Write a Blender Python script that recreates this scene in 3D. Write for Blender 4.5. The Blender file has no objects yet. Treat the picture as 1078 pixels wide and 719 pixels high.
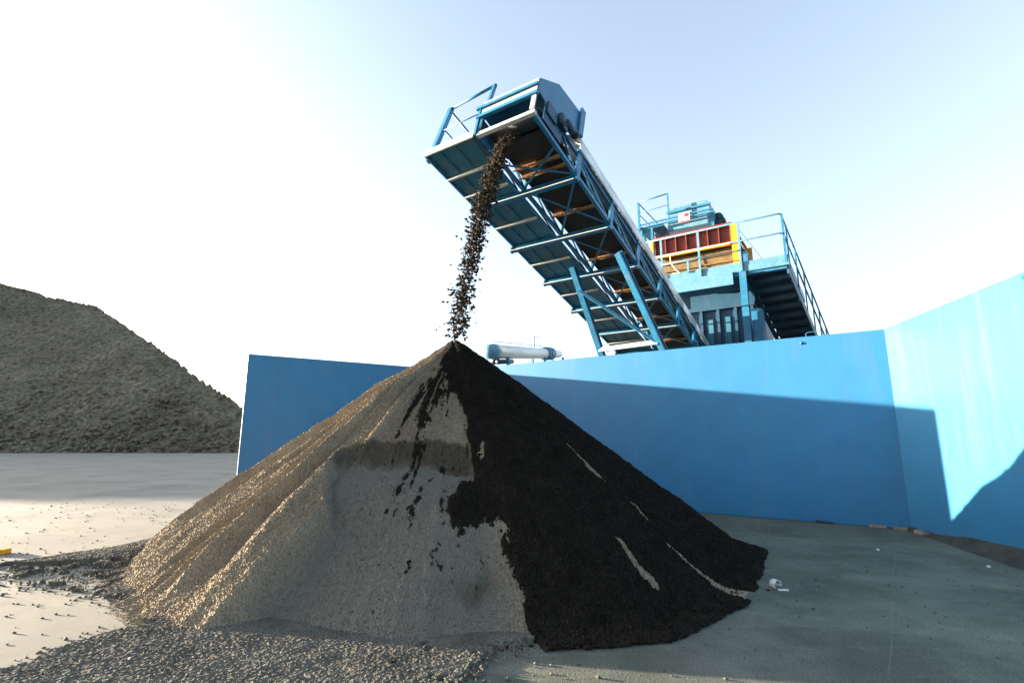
import bpy, math, random
import numpy as np
rng = np.random.default_rng(7)
random.seed(7)
scene = bpy.context.scene
C = scene.collection
V = lambda *a: np.array(a, float)

# ------------------------------------------------------------------ helpers
class MB:
    """collects shapes into one mesh"""
    def __init__(self): self.v = []; self.f = []; self.sm = []
    def add(self, vs, fs, smooth=False):
        o = len(self.v); self.v += [tuple(float(c) for c in p) for p in vs]
        self.f += [tuple(i + o for i in f) for f in fs]; self.sm += [smooth] * len(fs)
    def hexa(self, P):  # 8 corners: bottom ring, top ring
        self.add(P, [(3, 2, 1, 0), (4, 5, 6, 7), (0, 1, 5, 4), (1, 2, 6, 5), (2, 3, 7, 6), (3, 0, 4, 7)])
    def box(self, K, a, b):  # axis box between corners a and b in the frame K(x,y,z)
        x0, y0, z0 = a; x1, y1, z1 = b
        self.hexa([K(x0, y0, z0), K(x1, y0, z0), K(x1, y1, z0), K(x0, y1, z0), K(x0, y0, z1), K(x1, y0, z1), K(x1, y1, z1), K(x0, y1, z1)])
    def bar(self, p, q, wd, ht, up=(0, 0, 1)):
        p = np.array(p, float); q = np.array(q, float); t = (q - p) / np.linalg.norm(q - p)
        s = np.cross(t, up); s /= np.linalg.norm(s); u = np.cross(s, t)
        s = s * wd / 2; u = u * ht / 2
        self.hexa([p - s - u, p + s - u, q + s - u, q - s - u, p - s + u, p + s + u, q + s + u, q - s + u])
    def chan(self, p, q, wd, ht, th=.012, up=(0, 0, 1)):
        """I section: two flanges and a web"""
        p = np.array(p, float); q = np.array(q, float); t = (q - p) / np.linalg.norm(q - p)
        s = np.cross(t, up); s /= np.linalg.norm(s); u = np.cross(s, t)
        self.bar(p + u * (ht / 2 - th / 2), q + u * (ht / 2 - th / 2), wd, th, up)
        self.bar(p - u * (ht / 2 - th / 2), q - u * (ht / 2 - th / 2), wd, th, up)
        self.bar(p, q, th, ht - 2 * th - .001, up)
    def tube(self, pts, r, seg=8, caps=True):
        pts = [np.array(p, float) for p in pts]; n = len(pts); vs = []
        rs = r if hasattr(r, '__len__') else [r] * n
        ref = None
        for i, p in enumerate(pts):
            t = pts[min(i + 1, n - 1)] - pts[max(i - 1, 0)]; t /= np.linalg.norm(t)
            if ref is None: ref = V(0, 0, 1) if abs(t[2]) < .9 else V(1, 0, 0)
            s = np.cross(t, ref); s /= np.linalg.norm(s); u = np.cross(s, t); ref = u
            for k in range(seg):
                a = 2 * math.pi * k / seg; vs.append(p + rs[i] * (math.cos(a) * s + math.sin(a) * u))
        fs = [(i * seg + k, i * seg + (k + 1) % seg, (i + 1) * seg + (k + 1) % seg, (i + 1) * seg + k) for i in range(n - 1) for k in range(seg)]
        if caps: fs += [tuple(range(seg))[::-1], tuple((n - 1) * seg + k for k in range(seg))]
        self.add(vs, fs, True)
    def prism(self, poly, K0, K1):  # polygon pts -> two frames (functions of 2 coords)
        n = len(poly); vs = [K0(*p) for p in poly] + [K1(*p) for p in poly]
        self.add(vs, [tuple(range(n))[::-1], tuple(range(n, 2 * n))] + [(i, (i + 1) % n, n + (i + 1) % n, n + i) for i in range(n)])
    def build(self, name, mat, parent=None, origin=None, bevel=0):
        me = bpy.data.meshes.new(name)
        o = bpy.data.objects.new(name, me); C.objects.link(o)
        off = V(0, 0, 0)
        if origin is not None: off = np.array(origin, float); o.location = off
        elif parent is not None: off = np.array(parent.location, float) if parent.parent is None else np.array(parent.location, float) + np.array(parent.parent.location, float)
        if origin is not None and parent is not None:
            base = np.array(parent.location, float); o.location = off - base
        me.from_pydata([tuple(np.array(p) - off) for p in self.v], [], self.f)
        me.polygons.foreach_set('use_smooth', self.sm)
        me.materials.append(mat); me.update()
        if parent is not None: o.parent = parent
        if bevel:
            m = o.modifiers.new('bevel', 'BEVEL'); m.width = bevel; m.segments = 2; m.limit_method = 'ANGLE'
        return o

def tag(o, label=None, cat=None, group=None, kind=None):
    if label: o['label'] = label
    if cat: o['category'] = cat
    if group: o['group'] = group
    if kind: o['kind'] = kind
    return o
def empty(name, loc):
    o = bpy.data.objects.new(name, None); o.location = loc; o.empty_display_size = .3; C.objects.link(o); return o
def np_mesh(name, verts, quads, mat, smooth=False, tris=None):
    me = bpy.data.meshes.new(name); verts = np.asarray(verts, np.float32)
    me.vertices.add(len(verts)); me.vertices.foreach_set('co', verts.ravel())
    faces = []; k = 4
    q = np.asarray(quads if tris is None else tris, np.int32); k = q.shape[1]
    me.loops.add(q.size); me.loops.foreach_set('vertex_index', q.ravel())
    me.polygons.add(len(q)); me.polygons.foreach_set('loop_start', np.arange(0, q.size, k, dtype=np.int32))
    me.polygons.foreach_set('loop_total', np.full(len(q), k, np.int32))
    me.polygons.foreach_set('use_smooth', np.full(len(q), smooth))
    me.materials.append(mat); me.update(calc_edges=True); me.validate()
    o = bpy.data.objects.new(name, me); C.objects.link(o); return o
def vnoise(x, y, seed=0):
    xi = np.floor(x).astype(np.int64); yi = np.floor(y).astype(np.int64); fx = x - xi; fy = y - yi
    fx = fx * fx * (3 - 2 * fx); fy = fy * fy * (3 - 2 * fy)
    def hsh(a, b):
        n = (a * 374761393 + b * 668265263 + seed * 974711) & 0x7fffffff
        n = ((n ^ (n >> 13)) * 1274126177) & 0x7fffffff
        return ((n ^ (n >> 16)) & 0xffff) / 65535.0
    return (hsh(xi, yi) * (1 - fx) + hsh(xi + 1, yi) * fx) * (1 - fy) + (hsh(xi, yi + 1) * (1 - fx) + hsh(xi + 1, yi + 1) * fx) * fy
def fbm(x, y, seed=0, oct=4):
    s = 0; a = .5; f = 1
    for k in range(oct): s = s + a * vnoise(x * f + 17.3 * k, y * f - 9.1 * k, seed + k); a *= .5; f *= 2.03
    return s  # about 0..0.95, mean about .47
def ss(a, b, x): t = np.clip((x - a) / (b - a), 0, 1); return t * t * (3 - 2 * t)
def inpoly(px, py, poly):
    r = np.zeros(px.shape, bool); n = len(poly)
    for i in range(n):
        x0, y0 = poly[i]; x1, y1 = poly[(i + 1) % n]
        if y0 == y1: continue
        c = ((y0 > py) != (y1 > py)) & (px < (x1 - x0) * (py - y0) / (y1 - y0) + x0); r ^= c
    return r
OCT_V = np.array([(1, 0, 0), (-1, 0, 0), (0, 1, 0), (0, -1, 0), (0, 0, 1), (0, 0, -1)], float)
OCT_F = np.array([(0, 2, 4), (2, 1, 4), (1, 3, 4), (3, 0, 4), (2, 0, 5), (1, 2, 5), (3, 1, 5), (0, 3, 5)])
def stones(pos, size, flat=.7, elong=1.3):
    """irregular eight-faced stones at pos with given size"""
    n = len(pos); v = OCT_V[None] * (1 + .45 * (rng.random((n, 6, 1)) - .5)) + .25 * (rng.random((n, 6, 3)) - .5)
    sc = np.stack([1 + (elong - 1) * rng.random(n), .7 + .4 * rng.random(n), flat * (.8 + .4 * rng.random(n))], 1)
    v = v * sc[:, None, :]
    a = rng.random((n, 3)) * 6.283; a[:, 1] *= .12 if flat < .8 else 1
    def R(ax, t):
        c, s = np.cos(t), np.sin(t); m = np.zeros((n, 3, 3)); i, j = [(1, 2), (2, 0), (0, 1)][ax]
        m[:, ax, ax] = 1; m[:, i, i] = c; m[:, j, j] = c; m[:, i, j] = -s; m[:, j, i] = s; return m
    v = np.einsum('nij,nkj->nki', R(2, a[:, 0]) @ R(0, a[:, 1]), v)
    v = v * size[:, None, None] + pos[:, None, :]
    f = OCT_F[None] + (np.arange(n) * 6)[:, None, None]
    return v.reshape(-1, 3), f.reshape(-1, 3)

# ------------------------------------------------------------------ materials
def mat(name, col, rough=.6, metal=0, var=.0, vscale=3, bump=0, bscale=40, spec=.4, col2=None, detail=6, bdist=.02, fine=None):
    """procedural material: base colour mixed with a second by object space noise, optional bump"""
    m = bpy.data.materials.new(name); m.use_nodes = True; nt = m.node_tree; b = nt.nodes['Principled BSDF']
    b.inputs['Roughness'].default_value = rough; b.inputs['Metallic'].default_value = metal; b.inputs['Specular IOR Level'].default_value = spec
    L = nt.links.new; N = nt.nodes.new
    tc = N('ShaderNodeTexCoord')
    nz = N('ShaderNodeTexNoise'); nz.inputs['Scale'].default_value = vscale; nz.inputs['Detail'].default_value = detail; nz.inputs['Roughness'].default_value = .65
    L(tc.outputs['Object'], nz.inputs['Vector'])
    rp = N('ShaderNodeValToRGB'); rp.color_ramp.elements[0].position = .32; rp.color_ramp.elements[1].position = .68
    c2 = col2 or tuple(c * (1 - var) for c in col)
    rp.color_ramp.elements[0].color = (*c2, 1); rp.color_ramp.elements[1].color = (*col, 1)
    L(nz.outputs['Fac'], rp.inputs['Fac']); out = rp.outputs['Color']
    if fine:   # grain: (scale, amount)
        n2 = N('ShaderNodeTexNoise'); n2.inputs['Scale'].default_value = fine[0]; n2.inputs['Detail'].default_value = 3
        L(tc.outputs['Object'], n2.inputs['Vector'])
        mr = N('ShaderNodeMapRange'); mr.inputs['From Min'].default_value = .3; mr.inputs['From Max'].default_value = .7
        mr.inputs['To Min'].default_value = 1 - fine[1]; mr.inputs['To Max'].default_value = 1 + fine[1]; L(n2.outputs['Fac'], mr.inputs['Value'])
        mx = N('ShaderNodeMix'); mx.data_type = 'RGBA'; mx.blend_type = 'MULTIPLY'; mx.inputs['Factor'].default_value = 1
        L(out, mx.inputs['A']); L(mr.outputs['Result'], mx.inputs['B']); out = mx.outputs['Result']
    L(out, b.inputs['Base Color'])
    if bump:
        n3 = N('ShaderNodeTexNoise'); n3.inputs['Scale'].default_value = bscale; n3.inputs['Detail'].default_value = 5
        L(tc.outputs['Object'], n3.inputs['Vector'])
        bp = N('ShaderNodeBump'); bp.inputs['Strength'].default_value = bump; bp.inputs['Distance'].default_value = bdist
        L(n3.outputs['Fac'], bp.inputs['Height']); L(bp.outputs['Normal'], b.inputs['Normal'])
    m.diffuse_color = (*col, 1); return m

M = dict(
    wall=mat('blue wall paint', (.026, .148, .302), .45, 0, .10, .6, .05, 90, spec=.28, fine=(2.2, .05)),
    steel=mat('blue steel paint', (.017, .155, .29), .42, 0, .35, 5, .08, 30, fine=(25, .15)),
    steel_dark=mat('dark blue steel paint with shade', (.009, .062, .12), .5, 0, .35, 3, .1, 30),  # darker blue; shadow on the plant's base is put into this colour
    plate=mat('teal chequer plate', (.016, .13, .20), .5, 0, .3, 4, .3, 120, fine=(60, .25)),
    pale=mat('pale blue paint', (.085, .225, .32), .45, 0, .25, 3, .05, 30, fine=(14, .12)),
    galv=mat('galvanised sheet', (.70, .72, .73), .4, .35, .2, 4, .05, 20),
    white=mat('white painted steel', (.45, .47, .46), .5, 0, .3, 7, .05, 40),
    belt=mat('black rubber', (.018, .016, .015), .7, 0, .4, 8, .2, 60),
    rust=mat('rusty roller', (.33, .15, .05), .6, .2, .6, 14, .2, 60),
    motor=mat('dark motor paint', (.02, .05, .08), .45, .2, .4, 10),
    red=mat('red brown screen paint', (.20, .030, .018), .55, 0, .5, 6, .15, 40, fine=(20, .3)),
    yellow=mat('yellow machine paint', (.72, .33, .015), .45, 0, .3, 6, .05, 40),
    ochre=mat('dusty ochre panel', (.17, .11, .04), .75, 0, .6, 5, .2, 40),
    hose=mat('cream hose', (.60, .50, .36), .6, 0, .1),
    sign_red=mat('sign red', (.55, .02, .03), .5),
    spill=mat('dark gravel', (.135, .125, .102), .92, 0, .45, 1.8, .9, 70, .15, fine=(95, .5), bdist=.02),
    gravel=mat('grey gravel', (.29, .232, .160), .92, 0, .34, 1.3, .7, 120, .15, fine=(95, .5), bdist=.02),
    soil=mat('black soil', (.019, .0155, .0115), .9, 0, .55, 5, .9, 60, .05, fine=(70, .5), bdist=.025),
    rubble=mat('quarry rubble', (.175, .150, .105), .95, 0, .40, .12, .8, 3, .1, fine=(2.6, .5), bdist=.25),
    spoil=mat('brown spoil', (.12, .09, .06), .95, 0, .4, .2, .5, 3, .1),
    wood=mat('grey timber', (.26, .22, .16), .8, 0, .4, 12, .3, 60),
    scrap=mat('off white plastic', (.62, .60, .56), .5, 0, .2, 12),
    bank=mat('swept dust', (.066, .068, .058), .95, 0, .4, 3, .5, 40, .1, fine=(60, .35)),
    fall=mat('falling soil', (.050, .039, .027), .95, 0, .7, 9),
    grit=mat('grit stones', (.12, .118, .10), .9, 0, .5, 9, .4, 60, .2),
)

for k_ in ('gravel', 'spill', 'soil', 'rubble', 'grit', 'fall'): M[k_].node_tree.nodes['Principled BSDF'].inputs['Specular IOR Level'].default_value = .12
def tint(m, attr, col, amount):
    nt = m.node_tree; b = nt.nodes['Principled BSDF']; src = b.inputs['Base Color'].links[0].from_socket
    a = nt.nodes.new('ShaderNodeAttribute'); a.attribute_name = attr
    mu = nt.nodes.new('ShaderNodeMath'); mu.operation = 'MULTIPLY'; mu.inputs[1].default_value = amount; nt.links.new(a.outputs['Fac'], mu.inputs[0])
    mx = nt.nodes.new('ShaderNodeMix'); mx.data_type = 'RGBA'; mx.inputs['B'].default_value = (*col, 1)
    nt.links.new(mu.outputs[0], mx.inputs['Factor']); nt.links.new(src, mx.inputs['A']); nt.links.new(mx.outputs['Result'], b.inputs['Base Color'])
tint(M['gravel'], 'fines', (.135, .130, .112), .85); tint(M['gravel'], 'damp_and_shade', (.065, .052, .036), .9)
def worn(m, col, scale, lo, hi, amount, stretch=(1, 1, 1)):
    """patches of rust or dust over the paint"""
    nt = m.node_tree; b = nt.nodes['Principled BSDF']; src = b.inputs['Base Color'].links[0].from_socket
    tc = nt.nodes.new('ShaderNodeTexCoord'); mp = nt.nodes.new('ShaderNodeMapping'); mp.inputs['Scale'].default_value = stretch
    nz = nt.nodes.new('ShaderNodeTexNoise'); nz.inputs['Scale'].default_value = scale; nz.inputs['Detail'].default_value = 8; nz.inputs['Roughness'].default_value = .7
    nt.links.new(tc.outputs['Object'], mp.inputs['Vector']); nt.links.new(mp.outputs['Vector'], nz.inputs['Vector'])
    mr = nt.nodes.new('ShaderNodeMapRange'); mr.inputs['From Min'].default_value = lo; mr.inputs['From Max'].default_value = hi; mr.inputs['To Max'].default_value = amount
    nt.links.new(nz.outputs['Fac'], mr.inputs['Value'])
    mx = nt.nodes.new('ShaderNodeMix'); mx.data_type = 'RGBA'; mx.inputs['B'].default_value = (*col, 1)
    nt.links.new(mr.outputs['Result'], mx.inputs['Factor']); nt.links.new(src, mx.inputs['A']); nt.links.new(mx.outputs['Result'], b.inputs['Base Color'])
worn(M['steel'], (.16, .12, .08), 4, .56, .72, .6); worn(M['plate'], (.12, .10, .075), 3, .5, .72, .6); worn(M['pale'], (.22, .20, .16), 3, .55, .75, .5)
worn(M['white'], (.30, .20, .11), 5, .54, .70, .7); worn(M['steel_dark'], (.08, .07, .055), 4, .55, .72, .6); worn(M['yellow'], (.22, .13, .05), 4, .54, .7, .7)
worn(M['wall'], (.10, .15, .19), 1.6, .5, .8, .35, (3, 3, .25))

# ground: concrete yard with grit worn over the part enclosed by the walls
def ground_mat():
    m = bpy.data.materials.new('yard concrete'); m.use_nodes = True; nt = m.node_tree; b = nt.nodes['Principled BSDF']
    L = nt.links.new; N = nt.nodes.new
    b.inputs['Roughness'].default_value = .85; b.inputs['Specular IOR Level'].default_value = .25
    tc = N('ShaderNodeTexCoord'); P = tc.outputs['Object']
    def noise(s, d=6, r=.6, sx=1, sy=1):
        mp = N('ShaderNodeMapping'); mp.inputs['Scale'].default_value = (sx, sy, 1); L(P, mp.inputs['Vector'])
        n = N('ShaderNodeTexNoise'); n.inputs['Scale'].default_value = s; n.inputs['Detail'].default_value = d; n.inputs['Roughness'].default_value = r
        L(mp.outputs['Vector'], n.inputs['Vector']); return n.outputs['Fac']
    def mr(v, a, b_, c=0, d=1):
        n = N('ShaderNodeMapRange'); n.inputs['From Min'].default_value = a; n.inputs['From Max'].default_value = b_
        n.inputs['To Min'].default_value = c; n.inputs['To Max'].default_value = d; n.interpolation_type = 'SMOOTHSTEP'; L(v, n.inputs['Value']); return n.outputs['Result']
    def math_(op, a, b_):
        n = N('ShaderNodeMath'); n.operation = op
        for i, s in enumerate((a, b_)):
            if isinstance(s, (int, float)): n.inputs[i].default_value = s
            else: L(s, n.inputs[i])
        return n.outputs[0]
    def mix(f, a, b_, mode='MIX'):
        n = N('ShaderNodeMix'); n.data_type = 'RGBA'; n.blend_type = mode
        if isinstance(f, (int, float)): n.inputs['Factor'].default_value = f
        else: L(f, n.inputs['Factor'])
        for k, s in (('A', a), ('B', b_)):
            if isinstance(s, tuple): n.inputs[k].default_value = (*s, 1)
            else: L(s, n.inputs[k])
        return n.outputs['Result']
    conc = mix(mr(noise(.5, 8, .65), .35, .65), (.185, .172, .142), (.245, .226, .186))
    conc = mix(mr(noise(2.2, 5, .6, .18, 1), .56, .72, 0, .45), conc, (.20, .19, .17))    # tyre-drawn dust streaks
    conc = mix(mr(noise(14, 6, .75), .60, .72, 0, .55), conc, (.17, .16, .14))               # specks of dirt
    sx = N('ShaderNodeSeparateXYZ'); L(P, sx.inputs[0])
    edge = math_('ADD', sx.outputs['X'], math_('MULTIPLY', noise(.8, 5), 2.2))
    gritf = math_('MULTIPLY', mr(edge, -1.9, .2), mr(sx.outputs['Y'], 19, 16.5))
    grit = mix(mr(noise(.9, 7, .7), .36, .66), (.068, .072, .056), (.118, .122, .097))
    grit = mix(mr(noise(1.6, 5, .6, .25, 1.5), .52, .7, 0, .6), grit, (.135, .138, .118))
    grit = mix(1.0, grit, mr(noise(75, 3), .3, .7, .62, 1.38), 'MULTIPLY')
    base_ = mix(gritf, conc, grit)
    base_ = mix(mr(noise(.55, 6, .7), .53, .64, 0, .42), base_, mix(1.0, base_, (.52, .52, .53), 'MULTIPLY'))      # damp and oil patches
    u_ = math_('ADD', math_('MULTIPLY', sx.outputs['X'], .8), math_('ADD', math_('MULTIPLY', sx.outputs['Y'], -.6), math_('MULTIPLY', noise(1.5, 3), .05)))
    fr = math_('ABSOLUTE', math_('SUBTRACT', math_('FRACT', math_('DIVIDE', math_('ADD', u_, 1.97 + 350), 3.5), 0), .5), 0)
    jn = math_('MULTIPLY', mr(fr, .0008, .0024, 1, 0), mr(noise(1.1, 4), .42, .55))
    base_ = mix(math_('MULTIPLY', jn, .15), base_, (.26, .25, .21))
    v_ = math_('ADD', math_('ADD', math_('MULTIPLY', sx.outputs['X'], .35), math_('MULTIPLY', sx.outputs['Y'], .94)), math_('MULTIPLY', noise(.16, 2), 2.2))
    tk = math_('ABSOLUTE', math_('SUBTRACT', math_('FRACT', math_('DIVIDE', v_, 1.9), 0), .5), 0)
    tk = math_('MULTIPLY', mr(tk, .05, .11, 1, 0), mr(noise(2.4, 6, .7), .44, .60))
    base_ = mix(math_('MULTIPLY', tk, .35), base_, mix(1.0, base_, (1.55, 1.5, 1.42), 'MULTIPLY'))                 # dusty wheel tracks
    L(base_, b.inputs['Base Color'])
    bp = N('ShaderNodeBump'); bp.inputs['Strength'].default_value = .35; bp.inputs['Distance'].default_value = .012
    L(math_('ADD', math_('MULTIPLY', noise(55, 4), math_('ADD', math_('MULTIPLY', gritf, 1.0), .12)), math_('MULTIPLY', noise(3.5, 4), .5)), bp.inputs['Height'])
    L(bp.outputs['Normal'], b.inputs['Normal']); return m
g = MB(); g.add([(-900, -300, 0), (900, -300, 0), (900, 1500, 0), (-900, 1500, 0)], [(0, 1, 2, 3)])
tag(g.build('ground', ground_mat()), 'pale concrete yard strewn with grit', kind='structure')

# ------------------------------------------------------------------ camera, sky, sun
cam = bpy.data.cameras.new('camera'); co = bpy.data.objects.new('camera', cam); C.objects.link(co)
co.location = (0, 0, 1.6); co.rotation_euler = (math.radians(90 + 10.55), 0, 0)
cam.sensor_width = 36; cam.lens = 537 / 1078 * 36; cam.clip_end = 4000; cam.clip_start = .05
scene.camera = co
SUN = V(-.95195, .28571, .11024)
el = math.asin(SUN[2]); az = math.atan2(SUN[0], SUN[1])
w = bpy.data.worlds.new('World'); scene.world = w; w.use_nodes = True; nt = w.node_tree
sky = nt.nodes.new('ShaderNodeTexSky'); sky.sky_type = 'NISHITA'; sky.sun_disc = False
sky.sun_elevation = el; sky.sun_rotation = az; sky.altitude = 200; sky.air_density = 1.0; sky.dust_density = 3.0; sky.ozone_density = 2.2
hs = nt.nodes.new('ShaderNodeHueSaturation'); hs.inputs['Saturation'].default_value = .62   # thin high haze takes the colour out of the sky
nt.links.new(sky.outputs[0], hs.inputs['Color']); nt.links.new(hs.outputs[0], nt.nodes['Background'].inputs['Color']); nt.nodes['Background'].inputs['Strength'].default_value = .105
sl = bpy.data.lights.new('sun', 'SUN'); sl.energy = 5.0; sl.angle = math.radians(.5); sl.color = (1, .84, .64)
so = bpy.data.objects.new('sun', sl); C.objects.link(so)
import mathutils
so.rotation_euler = mathutils.Vector(-SUN).to_track_quat('-Z', 'Y').to_euler(); so.location = (-60, 20, 30)
scene.view_settings.view_transform = 'Standard'; scene.view_settings.look = 'None'; scene.view_settings.gamma = 1
scene.view_settings.exposure = 3.0

# ------------------------------------------------------------------ the three blue walls of the bay
WA, WB, WC = V(-6.42, 12.27), V(-1.77, 15.33), V(6.98, 9.37)
wd = V(-.41, -3.10) / np.linalg.norm(V(-.41, -3.10)); WD = WC + wd * 8.2
HW = 3.58
def wall(P, Q, inner, z0, z1, th=.14, ext0=0, ext1=0):
    t = (Q - P) / np.linalg.norm(Q - P); nrm = V(-t[1], t[0])
    if nrm @ inner > 0: nrm = -nrm
    P = P - t * ext0; Q = Q + t * ext1; m = MB()
    m.hexa([(*P, 0), (*Q, 0), (*(Q + nrm * th), 0), (*(P + nrm * th), 0), (*P, z0), (*Q, z1), (*(Q + nrm * th), z1), (*(P + nrm * th), z0)])
    return m, t, nrm
def wall_thing(P, Q, inner, z0, z1, label, **k):
    m, t, nrm = wall(P, Q, inner, z0, z1, **k)
    o = m.build('bay_wall', M['wall'], origin=(*((P + Q) / 2), 0), bevel=.012)
    tag(o, label, 'wall', 'blue walls round the bay'); return o, t, nrm
inn = V(0, -1)
wl, _, _ = wall_thing(WA, WB - (WB - WA) / np.linalg.norm(WB - WA) * .003, inn, HW, HW, 'shaded blue steel wall behind the left slope of the gravel pile, ending beside the rubble heap', th=.05)
wr, tr, nr = wall_thing(WB, WC - (WC - WB) / np.linalg.norm(WC - WB) * .003, inn, HW, HW, 'long blue steel wall under the conveyor, pale above a slanting shadow edge', ext1=.09)
we, te, ne = wall_thing(WC, WD, V(-1, 0), HW, HW + .26, 'glaring sunlit blue wall at the right edge with a notched shadow', ext0=.0)
# bolt hole plug and the pipe handle that shows over the long wall's top
hp = WB + tr * ((V(6.1, 9.98) - WB) @ tr)
def on_wall(s, z, off=0): p = WB + tr * s - nr * off; return V(*p, z)
m = MB(); sb = float((V(5.85, 10.14) - WB) @ tr)
m.tube([on_wall(sb, HW - .13, .001), on_wall(sb, HW - .13, .02)], .028, 10); m.build('bolt_cap', M['steel_dark'], wr)
m = MB()
m.tube([on_wall(sb + .08, HW - .3, -.2), on_wall(sb + .08, HW + .09, -.2), on_wall(sb + .12, HW + .115, -.2), on_wall(sb + .33, HW + .115, -.2), on_wall(sb + .37, HW + .09, -.2), on_wall(sb + .37, HW - .3, -.2)], .008, 6)
m.build('pipe_handle', M['steel'], wr)

# bank of grit swept against the glaring wall's foot
nb, mbk = 240, 26
s_ = np.linspace(-.1, 7.8, nb); a_ = np.linspace(0, 1, mbk)
S, A_ = np.meshgrid(s_, a_, indexing='ij')
hb = (.16 * ss(.3, 3.0, S) + .05) * (.6 + .8 * fbm(S * 1.3, S * 0, 3)); wb = .15 + .25 * ss(.2, 3, S)
Zb = hb * (1 - A_) ** 1.6 + .004 + .02 * (fbm(S * 14, A_ * 9, 5) - .45) * (1 - A_) + (A_ > .999) * -.012
nin = -ne
Pb = WC[None, None] + te[None, None] * S[..., None] + nin[None, None] * (wb * A_ + .004)[..., None]
ii = np.arange(nb * mbk).reshape(nb, mbk); q = np.stack([ii[:-1, :-1], ii[1:, :-1], ii[1:, 1:], ii[:-1, 1:]], -1).reshape(-1, 4)
tag(np_mesh('grit_bank', np.concatenate([Pb, Zb[..., None]], -1).reshape(-1, 3), q, M['bank'], True), 'low bank of dusty grit along the foot of the glaring wall', kind='structure')

# ------------------------------------------------------------------ the gravel pile with its black soil flank
AP = V(-.94, 8.1); HP = 3.15
Rp = [(-180, 4.3), (-171, 4.35), (-159, 4.08), (-140, 3.86), (-117, 3.92), (-100, 3.92), (-85, 3.86), (-72, 3.81), (-59.4, 4.02), (-41.7, 3.98), (-28, 3.92), (-13.4, 4.08), (-5.5, 4.28), (14, 4.05), (40, 3.72), (120, 3.72), (150, 3.95), (180, 4.3)]
ang = np.concatenate([np.linspace(-196, 12, 1700), np.linspace(13, 163, 90)]); nA = len(ang)
tt = np.concatenate([np.linspace(0, 1, 430) ** .93 * 1.0, np.linspace(1.006, 1.07, 14)]); nT = len(tt)
AN, T = np.meshgrid(ang, tt, indexing='ij'); ANw = (AN + 180) % 360 - 180
R = np.interp(ANw, [a for a, _ in Rp], [b for _, b in Rp]); R = R + .10 * (fbm(ANw * .12, ANw * 0, 21) - .47) + .06 * (fbm(ANw * .5, ANw * 0, 22) - .47)
RR = T * R; X = AP[0] + RR * np.cos(np.radians(AN)); Y = AP[1] + RR * np.sin(np.radians(AN))
te_ = np.sqrt(T * T + .0006)
Z = .035 * np.log1p(np.exp(np.clip(HP * (1 - te_) / .035, -30, 200)))
left = ss(-100, -122, ANw) * 1.0 + (ANw > 100)            # the ridged sunny flank
left = np.clip(left, 0, 1)
wob = 7 * (fbm(RR * .8, ANw * .02, 31) - .47)
rid = np.abs(vnoise((ANw + wob) * .16, RR * .35, 32) - .5) * 2
rid2 = np.abs(vnoise((ANw + wob * .6) * .38, RR * .6, 33) - .5) * 2
Z += left * ss(.08, .35, T) * ss(1.05, .85, T) * (.26 * (.45 - rid) + .10 * (.5 - rid2))
Z += ss(.05, .3, T) * ss(1.03, .9, T) * .10 * (fbm(X * 1.1, Y * 1.1, 34) - .47)
Z -= .22 * ss(25, 60, ANw) * ss(150, 110, ANw) * ss(.03, .2, T) * ss(.5, .3, T)
# slump: a scarp halfway down and a smooth, hollowed apron below it
scarp_t = np.interp(ANw, [-128, -124, -120.8, -117.3, -110, -103, -95, -87, -77.8, -72], [2.7, 2.42, 2.22, 2.06, 1.98, 1.97, 1.93, 1.93, 2.0, 2.1]) / R + .016 * (fbm(ANw * .5, ANw * 0, 35) - .47) + .02 * (fbm(X * 4, Y * 4, 39) - .47)
edgeL = np.interp(T, [.5, .62, .72, 1.0], [-122, -118, -109.5, -113.5]) + 2.0 * (fbm(T * 9, T * 0, 36) - .47)
win = ss(-2.0, 2.2, ANw - edgeL) * ss(-70, -79, ANw)
dep = np.clip(.17 * ss(0, .05, T - scarp_t) * (1 - .75 * ss(.0, .2, T - scarp_t)) + .05, 0, .24)
dep = dep + .30 * np.clip((-86 - ANw) / 27, 0, 1) * ss(.58, .80, T) * ss(1.03, .96, T)
Z -= win * dep
damp_shade = ss(-125, -119, ANw) * ss(-74, -79, ANw) * ss(-.012, .006, T - scarp_t) * ss(.062, .035, T - scarp_t + .05 * (fbm(X * 5, Y * 5, 82) - .47)) * (.55 + .9 * fbm(X * 3, Y * 3, 83))
damp_shade = damp_shade + .75 * np.exp(-((ANw + 79.3) / 3.4) ** 2 - ((T - .872 - .012 * np.sin(ANw)) / .022) ** 2) * (.5 + fbm(X * 8, Y * 8, 84))  # dark ellipse paints shade into the low hollow, added to the damp band
line2 = .70 + .015 * np.sin(ANw * .3); Z -= ss(-112, -108, ANw) * ss(-84, -90, ANw) * .035 * ss(-.01, .012, T - line2) * ss(.2, .03, T - line2)
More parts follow.
